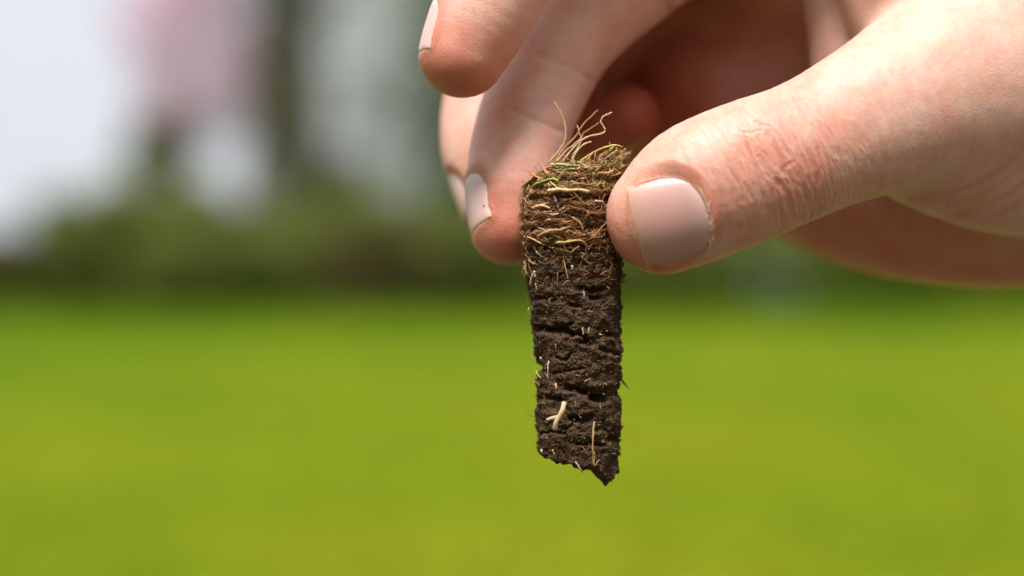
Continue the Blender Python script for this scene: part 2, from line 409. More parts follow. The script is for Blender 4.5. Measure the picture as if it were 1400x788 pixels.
T_HAZE = make_tree(13, 0.10, 2.4, 3.9, 44, 3600, 0.13, 131, 1.2)
T_SLIM = make_tree(5.4, 0.08, 1.0, 0.95, 20, 3600, 0.12, 46, 0.55)
G = 'trees along the far edge of the lawn'
place_tree('ivy_clad_tree', 392, 44, T_IVY, (M_BARK, M_LEAFD, M_LEAFD), 'tall dark ivy covered trunk between pale gaps, left of the hand', 'tree', G)
place_tree('pink_blossom_tree', 262, 46, T_PINK, (M_BARK, M_PINK), 'tree in pale pink blossom at the top, left of the dark trunk', 'tree', G, 0.6)
place_tree('thin_tree', 480, 62, T_HAZE, (M_BIRCH, M_PALE), 'thin grey green spring tree just right of the dark trunk', 'tree', G, 1.0)
place_tree('thin_tree', 580, 66, T_HAZE, (M_BIRCH, M_PALE), 'thin grey green tree beside the fingertips at the top', 'tree', G, 2.5, 1.1)
place_tree('slim_tree', 222, 50, T_SLIM, (M_BARK, M_YEL), 'slim fresh green tree between the two white gaps', 'tree', G)
place_tree('slim_tree', 470, 52, T_SLIM, (M_BARK, M_YEL), 'slim green tree close right of the dark trunk', 'tree', G, 3.0, 0.72)
tl = [(700, 60, T_GREEN, 'green tree behind the fingers, hidden by the hand'), (830, 70, T_GREEN2, 'bushy green tree behind the palm'), (960, 58, T_GREEN, 'full green tree behind the thumb'),
      (1110, 66, T_GREEN2, 'bushy green tree behind the base of the thumb'), (1270, 60, T_GREEN, 'tall green tree behind the wrist'), (1430, 68, T_GREEN2, 'bushy green tree right of the wrist'),
      (1600, 60, T_GREEN, 'tall green tree far right of the hand'), (-180, 70, T_THIN, 'thin tree far left, beyond the white sky gap'), (-330, 60, T_GREEN, 'full green tree farthest left')]
for k, (px, Y, T, lb) in enumerate(tl):
    place_tree('thin_tree' if T is T_THIN else 'leafy_tree', px, Y, T, (M_BIRCH, M_GREY) if T is T_THIN else (M_BARK, M_LEAF), lb, 'tree', G, k * 1.3, 1 + 0.08 * math.sin(k * 3))

def make_shrub(wd, h, n, leaf, seed):
    r = np.random.default_rng(seed); B = Bag(); cs = []
    for k in range(16):
        a = r.random() * 6.28; q = wd * 0.5 * r.random() ** 0.5; z = h * (0.2 + 0.65 * r.random()) * (1 - 0.3 * (q / (wd * 0.5)) ** 2)
        c = np.array([q * math.cos(a), q * math.sin(a) * 0.6, z]); cs.append(c)
        B.tube(spline([(c[0] * .3, c[1] * .3, -0.05), c * [.7, .7, .5], c], 5), np.linspace(0.035, 0.01, 5), 5)
    V, F = leaf_cloud(np.array(cs), np.full(16, 0.28 * h) * (0.7 + 0.5 * r.random(16)), n, leaf, seed + 1)
    V[:, 2] = np.maximum(V[:, 2], 0.01)
    return B.mesh('stem'), mesh_np('foliage', V, F, False)
S_LOW = make_shrub(3.6, 1.5, 6500, 0.09, 61); S_MID = make_shrub(4.2, 2.6, 9000, 0.10, 71); S_BRN = make_shrub(3.6, 1.6, 6500, 0.08, 81); S_YEL = make_shrub(3.0, 1.9, 6000, 0.09, 91)
GS = 'shrubs along the far edge of the lawn'
def place_shrub(name, px, Y, S, mat, label, rz, s=1.0):
    e = empty(name, far(px, Y), label, 'shrub', GS)
    for nm, me, mt in zip(('stem', 'foliage'), S, (M_BARK, mat)):
        if not me.materials: me.materials.append(mt)
        o = bpy.data.objects.new(nm, me); COL.objects.link(o); o.parent = e
    e.rotation_euler.z = rz; e.scale = (s, s, s)
sh = [(-60, 52, S_LOW, M_LEAFD, 'dark low shrub at the far left edge of the lawn'), (40, 50, S_LOW, M_LEAFD, 'dark low shrub under the white sky gap, farthest left in view'), (125, 52, S_BRN, M_BROWN, 'brown leaved low shrub under the white sky gap'),
      (205, 50, S_BRN, M_BROWN, 'brown leaved shrub beside the light green bush'), (228, 54, S_MID, M_YEL, 'tall light green shrub between the two white gaps'), (285, 52, S_YEL, M_YEL, 'light yellow green bush left of the dark trunk'), (350, 56, S_LOW, M_LEAFD, 'dark low shrub at the foot of the ivy trunk'),
      (455, 52, S_MID, M_LEAFD, 'tall dark shrub just right of the ivy trunk'), (520, 46, S_BRN, M_BROWN, 'brown leaved shrub in front of the tall dark shrubs'), (570, 54, S_MID, M_LEAFD, 'tall dark shrub beside the ring fingertip'),
      (660, 55, S_MID, M_LEAFD, 'tall dark shrub behind the pinching fingers'), (750, 56, S_MID, M_LEAFD, 'tall dark shrub behind the soil core'), (850, 55, S_MID, M_LEAFD, 'tall dark shrub behind the thumb tip'),
      (950, 57, S_MID, M_LEAFD, 'tall dark shrub behind the thumb nail'), (1110, 60, S_MID, M_LEAFD, 'tall dark shrub behind the heel of the hand'), (1210, 58, S_MID, M_LEAFD, 'tall dark shrub below the wrist'), (1340, 58, S_MID, M_LEAFD, 'tall dark shrub at the right edge of view')]
for k, (px, Y, S, mt, lb) in enumerate(sh):
    Y *= 0.68 + 0.11 * math.sin(k * 2.7 + 0.4)
    place_shrub({id(S_LOW): 'low_shrub', id(S_MID): 'tall_shrub', id(S_BRN): 'brown_shrub', id(S_YEL): 'light_bush'}[id(S)], px, Y, S, mt, lb, k * 0.4 if S is S_YEL else (0.2 * (k % 3) - 0.2), 0.97 + 0.07 * math.sin(2.1 * k))

def added_woodland():
    # unseen foliage added behind the camera to keep low sky light off the palm
    r = np.random.default_rng(77); n = 90
    c = np.stack([-42 + 84 * r.random(n), -12 - 9 * r.random(n), 1.0 + 8.5 * r.random(n)], -1)
    c2 = np.stack([np.where(r.random(150) < 0.5, -1, 1) * (24 + 70 * r.random(150)), 46 + 14 * r.random(150), 0.8 + 9 * r.random(150) ** 1.4], -1)   # and the wood on either side of the far trees
    c = np.concatenate([c, c2]); n = len(c)
    V, F = leaf_cloud(c, np.full(n, 2.6), 42000, 0.30, 78); V[:, 2] = np.maximum(V[:, 2], 0.02)
    link('added_woodland', mesh_np('added_woodland', V, F, False), M_LEAFD, kind='stuff', label='unseen dark foliage added behind the viewer to block sky light, and wood at the lawn sides')
added_woodland()

def box_arrays(x0, x1, y0, y1, z0, z1):
    V = np.array([(x, y, z) for x in (x0, x1) for y in (y0, y1) for z in (z0, z1)], float)
    return V, np.array([(0, 1, 3, 2), (4, 6, 7, 5), (0, 4, 5, 1), (2, 3, 7, 6), (0, 2, 6, 4), (1, 5, 7, 3)])
def bench():
    at = far(1072, 33)
    e = empty('garden_bench', at, 'pale blue grey bench on the far lawn, seen just under the thumb', 'bench')
    m = mat_plain('pale_paint', (0.24, 0.31, 0.33), (0.32, 0.40, 0.42), 4.0, 0.5)
    def part(nm, *boxes):
        B = Bag()
        for b in boxes: B.add(*box_arrays(*b))
        me = B.mesh(nm, False); me.materials.append(m)
        o = bpy.data.objects.new(nm, me); COL.objects.link(o); o.parent = e
    e.rotation_euler.z = 1.2
    for k in range(4): part('seat_slat', (-0.8, 0.8, -0.28 + k * 0.13, -0.17 + k * 0.13, 0.42, 0.45))
    for k in range(5): part('back_slat', (-0.8, 0.8, 0.26, 0.285, 0.50 + k * 0.105, 0.595 + k * 0.105))
    for s in (-1, 1):
        part('leg', (s * 0.72 - 0.035, s * 0.72 + 0.035, -0.27, -0.2, -0.05, 0.418)); part('leg', (s * 0.72 - 0.035, s * 0.72 + 0.035, 0.288, 0.35, -0.05, 1.02))
bench()

# ================================================================== HAND (a signed distance body, meshed, projected, then refined)
class Chain:
    """tapered, optionally flattened tube through (px, py, depth mm, radius px)"""
    def __init__(s, pts, flat=None, fn=None, n=5):
        P = np.array([loc(p[0], p[1], p[2]) for p in pts]); R = np.array([p[3] * K * (D + p[2]) / D for p in pts])
        Q = spline(np.concatenate([P, R[:, None]], 1), (len(pts) - 1) * n + 1)
        s.P, s.R = Q[:, :3], Q[:, 3]
        s.M = np.eye(3)
        if flat:
            v = np.asarray(fn, float); v /= np.linalg.norm(v); s.M = np.eye(3) + (1 / flat - 1) * np.outer(v, v)
        s.lo = (s.P - s.R[:, None]).min(0); s.hi = (s.P + s.R[:, None]).max(0)
        s.Pm = s.P @ s.M.T
    def __call__(s, p, margin=14.0):
        q = np.maximum(np.maximum(s.lo - p, p - s.hi), 0); out = np.sqrt((q * q).sum(1)) + 0.5
        m = out < margin
        if not m.any(): return out
        x = p[m] @ s.M.T; best = np.full(len(x), 1e9)
        for a, b, ra, rb in zip(s.Pm[:-1], s.Pm[1:], s.R[:-1], s.R[1:]):
            ab = b - a; t = np.clip(((x - a) @ ab) / (ab @ ab), 0, 1)
            dv = x - a - t[:, None] * ab
            best = np.minimum(best, np.sqrt((dv * dv).sum(1)) - (ra + (rb - ra) * t))
        out[m] = best
        return out
def smin(a, b, k):
    h = np.maximum(k - np.abs(a - b), 0) / k
    return np.minimum(a, b) - h * h * k * 0.25

TH_A = np.array([-0.90, -0.08, -0.40]); TH_A /= np.linalg.norm(TH_A)        # thumb axis towards the tip
TH_N = np.array([-0.10, -0.95, -0.22]); TH_N -= TH_A * (TH_N @ TH_A); TH_N /= np.linalg.norm(TH_N)
C_THUMB = Chain([(908, 296, -7, 80), (955, 264, -7, 96), (1020, 236, -7, 98), (1090, 209, -6, 95), (1150, 182, -4, 99), (1225, 150, 0, 114), (1310, 118, 6, 140), (1420, 95, 14, 165)], 0.82, TH_N)
C_THENAR = Chain([(1262, 218, 8, 66), (1310, 228, 10, 76), (1370, 230, 14, 90), (1460, 205, 18, 125)])
C_WEB1 = Chain([(1150, 110, 20, 40), (1140, 10, 20, 40), (1128, -130, 20, 46)])
C_WEB2 = Chain([(1235, 70, 14, 58), (1200, 0, 14, 54), (1180, -140, 14, 70)])
C_DORS = Chain([(1190, -150, 12, 78), (1290, -40, 12, 105), (1380, 30, 14, 140), (1520, 90, 18, 190)])
C_PALM = Chain([(1090, -70, 42, 120), (1240, 70, 42, 140), (1400, 130, 36, 170), (1600, 140, 26, 205), (1850, 130, 24, 215), (2250, 110, 24, 270)])
C_HEEL = Chain([(880, 168, 54, 58), (965, 130, 50, 88), (1070, 180, 48, 122), (1180, 222, 46, 142), (1290, 248, 44, 142), (1420, 250, 40, 142), (1560, 200, 34, 170)])
C_INDEX = Chain([(632, 74, -3, 60), (664, 10, -2, 70), (715, -85, 0, 74), (780, -190, 2, 78), (900, -265, 6, 84), (1050, -215, 10, 86), (1180, -160, 12, 84)], None)
C_MIDDLE = Chain([(696, 306, 7, 57), (703, 245, 9, 65), (714, 180, 12, 66), (742, 108, 16, 68), (782, 42, 19, 70), (850, -26, 22, 76), (940, -92, 24, 80), (1030, -120, 28, 84), (1120, -110, 32, 86)])
C_RING = Chain([(681, 290, 24, 46), (669, 245, 25, 53), (660, 195, 27, 58), (668, 130, 30, 59), (710, 55, 33, 62), (790, -20, 36, 68), (890, -70, 40, 72), (1000, -80, 44, 80)])
C_FILL = Chain([(835, 62, 64, 70), (960, 90, 58, 90), (1060, 110, 52, 100)])
C_PINKY = Chain([(858, 160, 36, 43), (815, 176, 39, 48), (775, 150, 44, 50), (775, 90, 50, 52), (850, 30, 54, 56), (940, 10, 54, 64), (1040, 20, 52, 80)])
def hand_sdf(p):
    palm = smin(smin(C_PALM(p), C_HEEL(p), 9.0), C_FILL(p), 6.0)
    body = smin(palm, C_DORS(p), 8.0)
    thumb = smin(C_THUMB(p), C_THENAR(p), 5.0)
    web = smin(C_WEB1(p), C_WEB2(p), 2.0)
    d = smin(smin(body, web, 4.0), thumb, 3.0)
    for c, k in ((C_INDEX, 6.0), (C_MIDDLE, 5.0), (C_RING, 5.0), (C_PINKY, 5.0)):
        d = np.minimum(d, smin(smin(body, web, 4.0), c(p), k))
    return d
def chunked(f, P, n=150000):
    return np.concatenate([f(P[i:i + n]) for i in range(0, len(P), n)])
def grad(P, h=0.12):
    g = np.zeros_like(P)
    for e in ((1, -1, -1), (-1, -1, 1), (-1, 1, -1), (1, 1, 1)):
        e = np.array(e, float); g += e * chunked(hand_sdf, P + h * e)[:, None]
    return g / (4 * h)
def project(P, it=2):
    for _ in range(it):
        d = chunked(hand_sdf, P); g = grad(P); g2 = np.maximum((g * g).sum(1), 0.2)
        P = P - np.clip(d, -1.5, 1.5)[:, None] * g / g2[:, None]
    return P
def surface_nets(lo, hi, h):
    n = np.ceil((hi - lo) / h).astype(int) + 1
    c = 4; nc = n // c + 2
    G = np.stack(np.meshgrid(*[lo[k] + np.arange(nc[k]) * h * c for k in range(3)], indexing='ij'), -1).reshape(-1, 3)
    dc = chunked(hand_sdf, G).reshape(nc)
    idx = [np.minimum(np.round(np.arange(n[k]) / c).astype(int), nc[k] - 1) for k in range(3)]
    vol = dc[np.ix_(*idx)].astype(np.float32)
    near = np.argwhere(np.abs(vol) < h * c * 1.4 + 1)
    vol[tuple(near.T)] = chunked(hand_sdf, lo + near * h)
    s = vol < 0
    cnt = sum(s[a:n[0] - 1 + a, b:n[1] - 1 + b, e:n[2] - 1 + e].astype(np.int8) for a in (0, 1) for b in (0, 1) for e in (0, 1))
    act = (cnt > 0) & (cnt < 8)
    vid = np.full(act.shape, -1, np.int64); vid[act] = np.arange(act.sum())
    V = lo + (np.argwhere(act) + 0.5) * h
    Q = []
    for ax in range(3):
        a, b = [(1, 2), (2, 0), (0, 1)][ax]
        sl0 = [slice(1, -1)] * 3; sl0[ax] = slice(0, -1); sl1 = list(sl0); sl1[ax] = slice(1, None)
        x0, x1 = s[tuple(sl0)], s[tuple(sl1)]
        for flip in (False, True):
            e = np.argwhere((x0 & ~x1) if not flip else (~x0 & x1))
            o = np.ones(3, int); o[ax] = 0; e = e + o
            def cell(da, db):
                q = e.copy(); q[:, a] += da; q[:, b] += db; return vid[tuple(q.T)]
            f = np.stack([cell(-1, -1), cell(0, -1), cell(0, 0), cell(-1, 0)], -1)
            Q.append(f[:, ::-1] if flip else f)
    return V, np.concatenate(Q)
def relax(V, Q):
    S = np.zeros_like(V); n = np.zeros(len(V))
    for k in range(4):
        a, b = Q[:, k], Q[:, (k + 1) % 4]
        for d in range(3): S[:, d] += np.bincount(a, V[b, d], len(V)) + np.bincount(b, V[a, d], len(V))
        n += np.bincount(a, minlength=len(V)) + np.bincount(b, minlength=len(V))
    return 0.5 * V + 0.5 * S / np.maximum(n, 1)[:, None]
def split(V, Q, sel):
    """split the selected quads 1 -> 4; neighbours become n-gons that share the new midpoints"""
    qs = Q[sel]; ed = np.stack([qs, np.roll(qs, -1, 1)], -1).reshape(-1, 2); es = np.sort(ed, 1)
    key = es[:, 0] * len(V) + es[:, 1]; uk, inv = np.unique(key, return_inverse=True)
    a, b = uk // len(V), uk % len(V); mid = (V[a] + V[b]) / 2
    fc = V[qs].mean(1); em = len(V) + inv.reshape(-1, 4); ci = len(V) + len(uk) + np.arange(len(qs))
    new = np.concatenate([np.stack([qs[:, k], em[:, k], ci, em[:, (k - 1) % 4]], -1) for k in range(4)])
    rest = Q[~sel]; re = np.sort(np.stack([rest, np.roll(rest, -1, 1)], -1), 2); rk = re[..., 0] * len(V) + re[..., 1]
    pos = np.clip(np.searchsorted(uk, rk), 0, len(uk) - 1); hit = uk[pos] == rk
    touched = hit.any(1); ng = []
    for f, h, p in zip(rest[touched], hit[touched], pos[touched]):
        poly = []
        for k in range(4):
            poly.append(int(f[k]))
            if h[k]: poly.append(int(len(V) + p[k]))
        ng.append(poly)
    return np.concatenate([V, mid, fc]), np.concatenate([rest[~touched], new]), ng
def vnormals(V, Q):
    fn = np.cross(V[Q[:, 2]] - V[Q[:, 0]], V[Q[:, 3]] - V[Q[:, 1]]); o = np.zeros_like(V)
    for k in range(4):
        for d in range(3): o[:, d] += np.bincount(Q[:, k], fn[:, d], len(V))
    return o / (np.linalg.norm(o, axis=1)[:, None] + 1e-12)

class Nail:
    """nail plate on a bent cylinder: frame a (to the tip), n (outwards), b; centre on the plate surface"""
    def __init__(s, px, py, d, a, n, L, W, R, curve=0.012):
        s.L, s.W, s.R, s.cv = L, W, R, curve
        c = loc(px, py, d); n = np.array(n, float); n /= np.linalg.norm(n)
        for _ in range(40):                                   # slide onto the skin along the nail's normal
            c = c - n * float(hand_sdf(c[None])[0]) * 0.8
        g = grad(c[None], 0.5)[0]; n = g / np.linalg.norm(g) + 0.25 * n; s.n = n / np.linalg.norm(n)
        a = np.array(a, float); a -= s.n * (a @ s.n); s.a = a / np.linalg.norm(a); s.b = np.cross(s.n, s.a)
        s.c = c
    def surf(s, u, v, lift=0.0):
        th = v / s.R; r = s.R + lift
        return s.c + u[..., None] * s.a + (np.sin(th) * r)[..., None] * s.b + (np.cos(th) * r - s.R - s.cv * np.where(u > 0, 1, 0.15) * u * u)[..., None] * s.n
    def coords(s, P):
        q = P - s.c; u = q @ s.a; x = q @ s.b; z = q @ s.n + s.R + s.cv * np.where(u > 0, 1, 0.15) * u * u
        return u, np.arctan2(x, z) * s.R, np.hypot(x, z) - s.R, z > 0
    def inside(s, u, v):
        """signed mm outside the outline (negative inside)"""
        hw = s.W / 2 * (1 - 0.06 * (u / s.L + 0.5)); hl = s.L / 2
        rc = 0.48 * s.W * np.where(u < 0, 1.0, 0.10)
        dx = np.abs(u) - hl + rc + np.where(u > 0, 0.03 * v * v, 0.0); dy = np.abs(v) - hw + rc
        return np.minimum(np.maximum(dx, dy), 0) + np.hypot(np.maximum(dx, 0), np.maximum(dy, 0)) - rc
    def mesh(s, name):
        nu, nv = 44, 44
        u = np.linspace(-1, 1, nu); v = np.linspace(-1, 1, nv); U, Vv = np.meshgrid(u, v, indexing='ij')
        su = U * np.sqrt(np.maximum(0, 1 - np.where(U < 0, 0.50, 0.06) * Vv * Vv)) ; sv = Vv * np.sqrt(np.maximum(0, 1 - np.where(U < 0, 0.46, 0.03) * U * U))
        uu = su * s.L / 2; vv = sv * s.W / 2 * (1 - 0.06 * (uu / s.L + 0.5))
        edge = np.maximum(np.maximum(np.abs(Vv) ** 8, np.maximum(0, -U) ** 8), 0.75 * np.maximum(0, U) ** 12)
        topv = s.surf(uu, vv, 0.12 - 0.28 * edge); bot = s.surf(uu, vv, -0.34 - 0.15 * edge)
        i = np.arange(nu * nv).reshape(nu, nv); off = nu * nv
        F = np.stack([i[:-1, :-1], i[1:, :-1], i[1:, 1:], i[:-1, 1:]], -1).reshape(-1, 4)
        rim = np.concatenate([i[:-1, 0], i[-1, :-1], i[:0:-1, -1], i[0, :0:-1]]); r2 = np.roll(rim, -1)
        Fr = np.stack([rim, r2, r2 + off, rim + off], -1)
        me = mesh_np(name, world(np.concatenate([topv.reshape(-1, 3), bot.reshape(-1, 3)])), np.concatenate([F[:, ::-1], (F + off), Fr]))
        set_attr(me, 'along', np.tile(((U + 1) / 2).ravel(), 2)); set_attr(me, 'across', np.tile(Vv.ravel(), 2))
        return me

def poly_dist(px, py, line):
    d = np.full(len(px), 1e9); L = np.array(line, float)
    for a, b in zip(L[:-1], L[1:]):
        ab = b - a; t = np.clip(((px - a[0]) * ab[0] + (py - a[1]) * ab[1]) / (ab @ ab + 1e-9), 0, 1)
        d = np.minimum(d, np.hypot(px - a[0] - t * ab[0], py - a[1] - t * ab[1]))
    return d
Z3 = lambda pts: [(800 + x / 2.318, 100 + y / 2.318) for x, y in pts]
CREASES = [  # (photo polyline, depth mm, half width px)
    (Z3([(540, 155), (585, 172), (610, 200), (635, 232), (650, 262)]), 0.22, 2.2),
    (Z3([(660, 280), (625, 305), (640, 350), (655, 420), (662, 465)]), 0.22, 2.2),
    (Z3([(505, 190), (515, 235), (530, 290), (550, 345), (560, 400), (562, 440)]), 0.22, 2.0),
    (Z3([(440, 262), (460, 310), (485, 350), (500, 410)]), 0.13, 2.0),
    (Z3([(490, 185), (520, 190), (560, 180)]), 0.16, 1.6),
    (Z3([(735, 240), (747, 300), (730, 375)]), 0.18, 2.4),
    (Z3([(775, 215), (790, 290), (775, 380)]), 0.12, 2.6),
    (Z3([(610, 400), (622, 450), (625, 490)]), 0.12, 2.0),
    (Z3([(700, 390), (712, 430), (716, 470)]), 0.12, 2.0),
    (Z3([(470, 230), (540, 300), (585, 330)]), 0.08, 1.6),
    (Z3([(545, 270), (560, 250), (580, 262)]), 0.12, 1.5),
]
Z6 = lambda pts: [(1180 + x / 3.58, 180 + y / 3.58) for x, y in pts]
FOLDS = [(Z6([(240, 325), (400, 326), (550, 282), (680, 200), (800, 95)]), 0.9, 5.0), (Z6([(470, 412), (600, 382), (720, 322), (800, 262)]), 0.7, 5.0),
         (Z6([(420, 368), (560, 340), (690, 262), (800, 165)]), 0.6, 4.5), (Z6([(560, 440), (700, 395), (800, 345)]), 0.5, 5.0)]

def build_hand():
    V, Q = surface_nets(np.array([-22., -22., -16.]), np.array([205., 84., 92.]), 1.25)
    V = project(V, 3)
    for _ in range(3): V = project(relax(V, Q), 1)
    used = np.unique(Q)
    V, Q, _ = split(V, Q, np.ones(len(Q), bool)); V = project(V, 1)
    ngons = []
    for box, nz in (((800, 1330, 50, 395), 14), ((818, 1260, 80, 388), 10)):
        Nv = vnormals(V, Q); px, py = topx(V)
        ok = (px > box[0]) & (px < box[1]) & (py > box[2]) & (py < box[3]) & (V[:, 1] < nz) & (Nv[:, 1] < 0.25)
        V2, Q, ng = split(V, Q, ok[Q].all(1)); n0 = len(V); V = V2; V[n0:] = project(V[n0:], 1); ngons += ng
    Nv = vnormals(V, Q); px, py = topx(V)
    nails = {'thumb': Nail(921, 306, -16, (-0.955, -0.06, -0.28), TH_N, 12.2, 16.6, 10.8, 0.012),
             'middle': Nail(661, 282, 6, (0.0, -0.50, -0.86), (-0.86, -0.42, 0.25), 10.5, 9.8, 7.2, 0.016),
             'ring': Nail(622, 272, 24, (0.10, -0.40, -0.90), (-0.93, -0.30, 0.10), 9.5, 9.5, 7.0, 0.012),
             'index': Nail(597, 42, -4, (-0.42, -0.15, -0.90), (-0.86, 0.0, 0.40), 9.5, 10.0, 8.5, 0.012)}
    blush_shade = 0.12 + 0 * px
    for nm, nl in nails.items():
        u, v, wv, front = nl.coords(V)
        near = front & (np.abs(wv) < 4.5) & (np.abs(u) < nl.L) & (np.abs(v) < nl.W)
        o = np.where(near, nl.inside(u, v), 9.0)
        m = np.where(near, 1 - smooth(0.0, np.where(u > nl.L * 0.3, 1.5, 1.9 - 0.4 * np.tanh(v / 3)), o), 0)
        tgt = nl.surf(u, v, 0) + (np.where(u > nl.L * 0.36, -0.12, 0.07) - 0.36 * (1 - smooth(-0.6, 0.05, o)))[:, None] * nl.n
        fold = smooth(nl.L * 0.36, nl.L * 0.1, u) * np.where(v < 0, 0.09, 0.08) * np.exp(-((o - 0.9) / 0.7) ** 2) * near
        V = np.where(m[:, None] > 0, V + (tgt - V) * m[:, None], V) + fold[:, None] * nl.n
        blush_shade += 0.28 * np.exp(-((o - 0.6) / 1.2) ** 2) * near * np.where(u > nl.L * 0.40, 0.3, 1)
    Nv = vnormals(V, Q)
    # creases of the thumb knuckle, folds at the base of the thumb
    fr = smooth(0.2, -0.3, Nv[:, 1]) if False else (Nv[:, 1] < 0.15) * 1.0
    disp = np.zeros(len(V)); tsel = (V[:, 1] < 14) & (px > 820)
    jx = 1.6 * perlin(V * 0.9); jy = 1.6 * perlin(V * 0.9 + 40)
    for line, dep, hw in CREASES:
        dd = poly_dist(px + jx, py + jy, line); disp -= tsel * fr * 0.44 * dep * (np.exp(-(dd / hw) ** 2) - 0.25 * np.exp(-((dd - 2.4 * hw) / (1.3 * hw)) ** 2))
    for line, dep, hw in FOLDS:
        dd = poly_dist(px + jx, py + jy, line); disp -= (V[:, 1] < 22) * fr * 0.6 * dep * np.exp(-(dd / (1.5 * hw)) ** 2)
    # fine furrows: stretched noise across the knuckle, plus pores
    ua = V @ TH_A; ub = V @ np.cross(TH_N, TH_A)
    kn = np.exp(-(((px - 1080) / 95) ** 2 + ((py - 222) / 95) ** 2))
    A = np.stack([ua * 0.85, ub * 0.15, V[:, 1] * 0.15], -1)
    fur = -np.abs(perlin(A + 0.30 * perlin(V * 0.3)[:, None])) 
    fine = -np.abs(perlin(np.stack([ua * 1.8, ub * 0.5, V[:, 1] * 0.5], -1) + 7))
    disp += tsel * (kn * (0.34 * fur + 0.12 * fine) + 0.045 * fine + (1 - kn) * 0.035 * fur * smooth(1000, 1100, px))
    disp += 0.05 * perlin(V * 0.35)
    dermal = smooth(0.75, 0.95, -Nv[:, 2])
    # crease lines across the middle finger's joint
    for line, dep, hw in (([(700, 150), (735, 165), (770, 180)], 0.35, 4), ([(735, 75), (780, 92), (812, 112)], 0.4, 4), ([(905, 0), (925, 20), (940, 45)], 0.6, 6)):
        disp -= (V[:, 1] > 2) * (V[:, 1] < 30) * fr * dep * np.exp(-(poly_dist(px, py, line) / hw) ** 2)
    V = V + disp[:, None] * Nv
    # where blood shows: fingertips, knuckle, folds
    def tip(c, r, amt): return amt * np.exp(-((V - c) ** 2).sum(1) / r ** 2)
    for c, r, amt in ((C_INDEX.P[0] + np.array([0, 0, -4.]), 9.5, 0.8), (C_MIDDLE.P[0] + np.array([2, -2, -3.]), 9.5, 0.8), (C_RING.P[0], 7, 0.5), (C_PINKY.P[0], 12, 1.0), (C_THUMB.P[0] + TH_A * 6 - np.array([0, 0, 3.]), 8.5, 0.36)):
        blush_shade += tip(c, r, amt)
    blush_shade += 0.15 * kn * tsel + 0.13 * np.clip(-disp * 3, 0, 1) * tsel
    blush_shade += 0.10 * smooth(1230, 1080, px) * tsel
    blush_shade += 0.50 * smooth(20, 32, V[:, 1])  # palm side: redder skin, with its deep shade darkened into the colour
    me = mesh_np('hand', world(V), [Q] + [np.array([g]) for g in ngons])
    set_attr(me, 'blush_shade', np.clip(blush_shade, 0, 1))
    return me, nails

PERSON_AT = world(loc(1500, 140, 20))
person = empty('person', PERSON_AT, 'bare right hand reaching in, thumb and fingers pinching the soil core', 'person')
hand_me, NAILS = build_hand()
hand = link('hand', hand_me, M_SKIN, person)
for nm, nl in NAILS.items():
    o = link('thumbnail' if nm == 'thumb' else 'fingernail', nl.mesh('nail'), M_NAIL if nm == 'thumb' else M_NAIL_SHEEN); o.parent = hand
# cuticle flakes round the thumb nail
def cuticle():
    nl = NAILS['thumb']; B = Bag(); r = np.random.default_rng(5)
    for k in range(150):
        t = -0.9 + 1.6 * r.random()
        hw = nl.W / 2 * 0.98; v = np.sin(t * math.pi / 2) * hw; u = -nl.L / 2 * (1 - 0.42 * abs(v / hw) ** 2.4) - 0.05 + 0.25 * r.normal() * 0.5
        p = nl.surf(np.array(u), np.array(v), 0.16)
        q = nl.surf(np.array(u + 0.25 * r.normal()), np.array(v + 0.5 * r.normal()), 0.2 + 0.15 * r.random())
        B.tube(world(np.stack([p, (p + q) / 2 + 0.05 * r.normal(size=3), q])), np.array([0.04, 0.06, 0.02]) * (0.5 + r.random()) / 1000, 5, (0.70, 0.58, 0.50), 0.6)
    o = link('cuticle', B.mesh('cuticle'), M_FIB, None, kind='stuff'); o.parent = hand
cuticle()

# ================================================================== SOIL CORE
LE = np.array([(205, 733), (225, 733), (240, 725), (262, 720), (280, 717), (300, 715), (320, 717), (340, 719), (360, 721), (400, 723), (440, 727), (470, 730), (500, 732), (530, 734), (560, 732), (590, 734), (620, 736), (665, 738)], float)
RE = np.array([(205, 851), (225, 853), (260, 851), (300, 850), (340, 850), (380, 850), (440, 849), (500, 851), (528, 849), (536, 845), (545, 849), (590, 848), (600, 846), (610, 848), (640, 845), (665, 842)], float)
BOT = np.array([(715, 622), (736, 626), (755, 628), (768, 631), (778, 636), (785, 634), (790, 636), (802, 637), (812, 640), (820, 645), (828, 651), (835, 660), (842, 659), (846, 648), (852, 640)], float)
TOPC = np.array([(712, 262), (722, 254), (732, 242), (743, 233), (757, 227), (790, 224), (812, 216), (834, 204), (846, 206), (855, 216)], float)
Z7 = lambda pts: [(680 + x / 4.376, 490 + y / 4.376) for x, y in pts]
Z66 = lambda pts: [(680 + x / 4.376, 320 + y / 4.376) for x, y in pts]
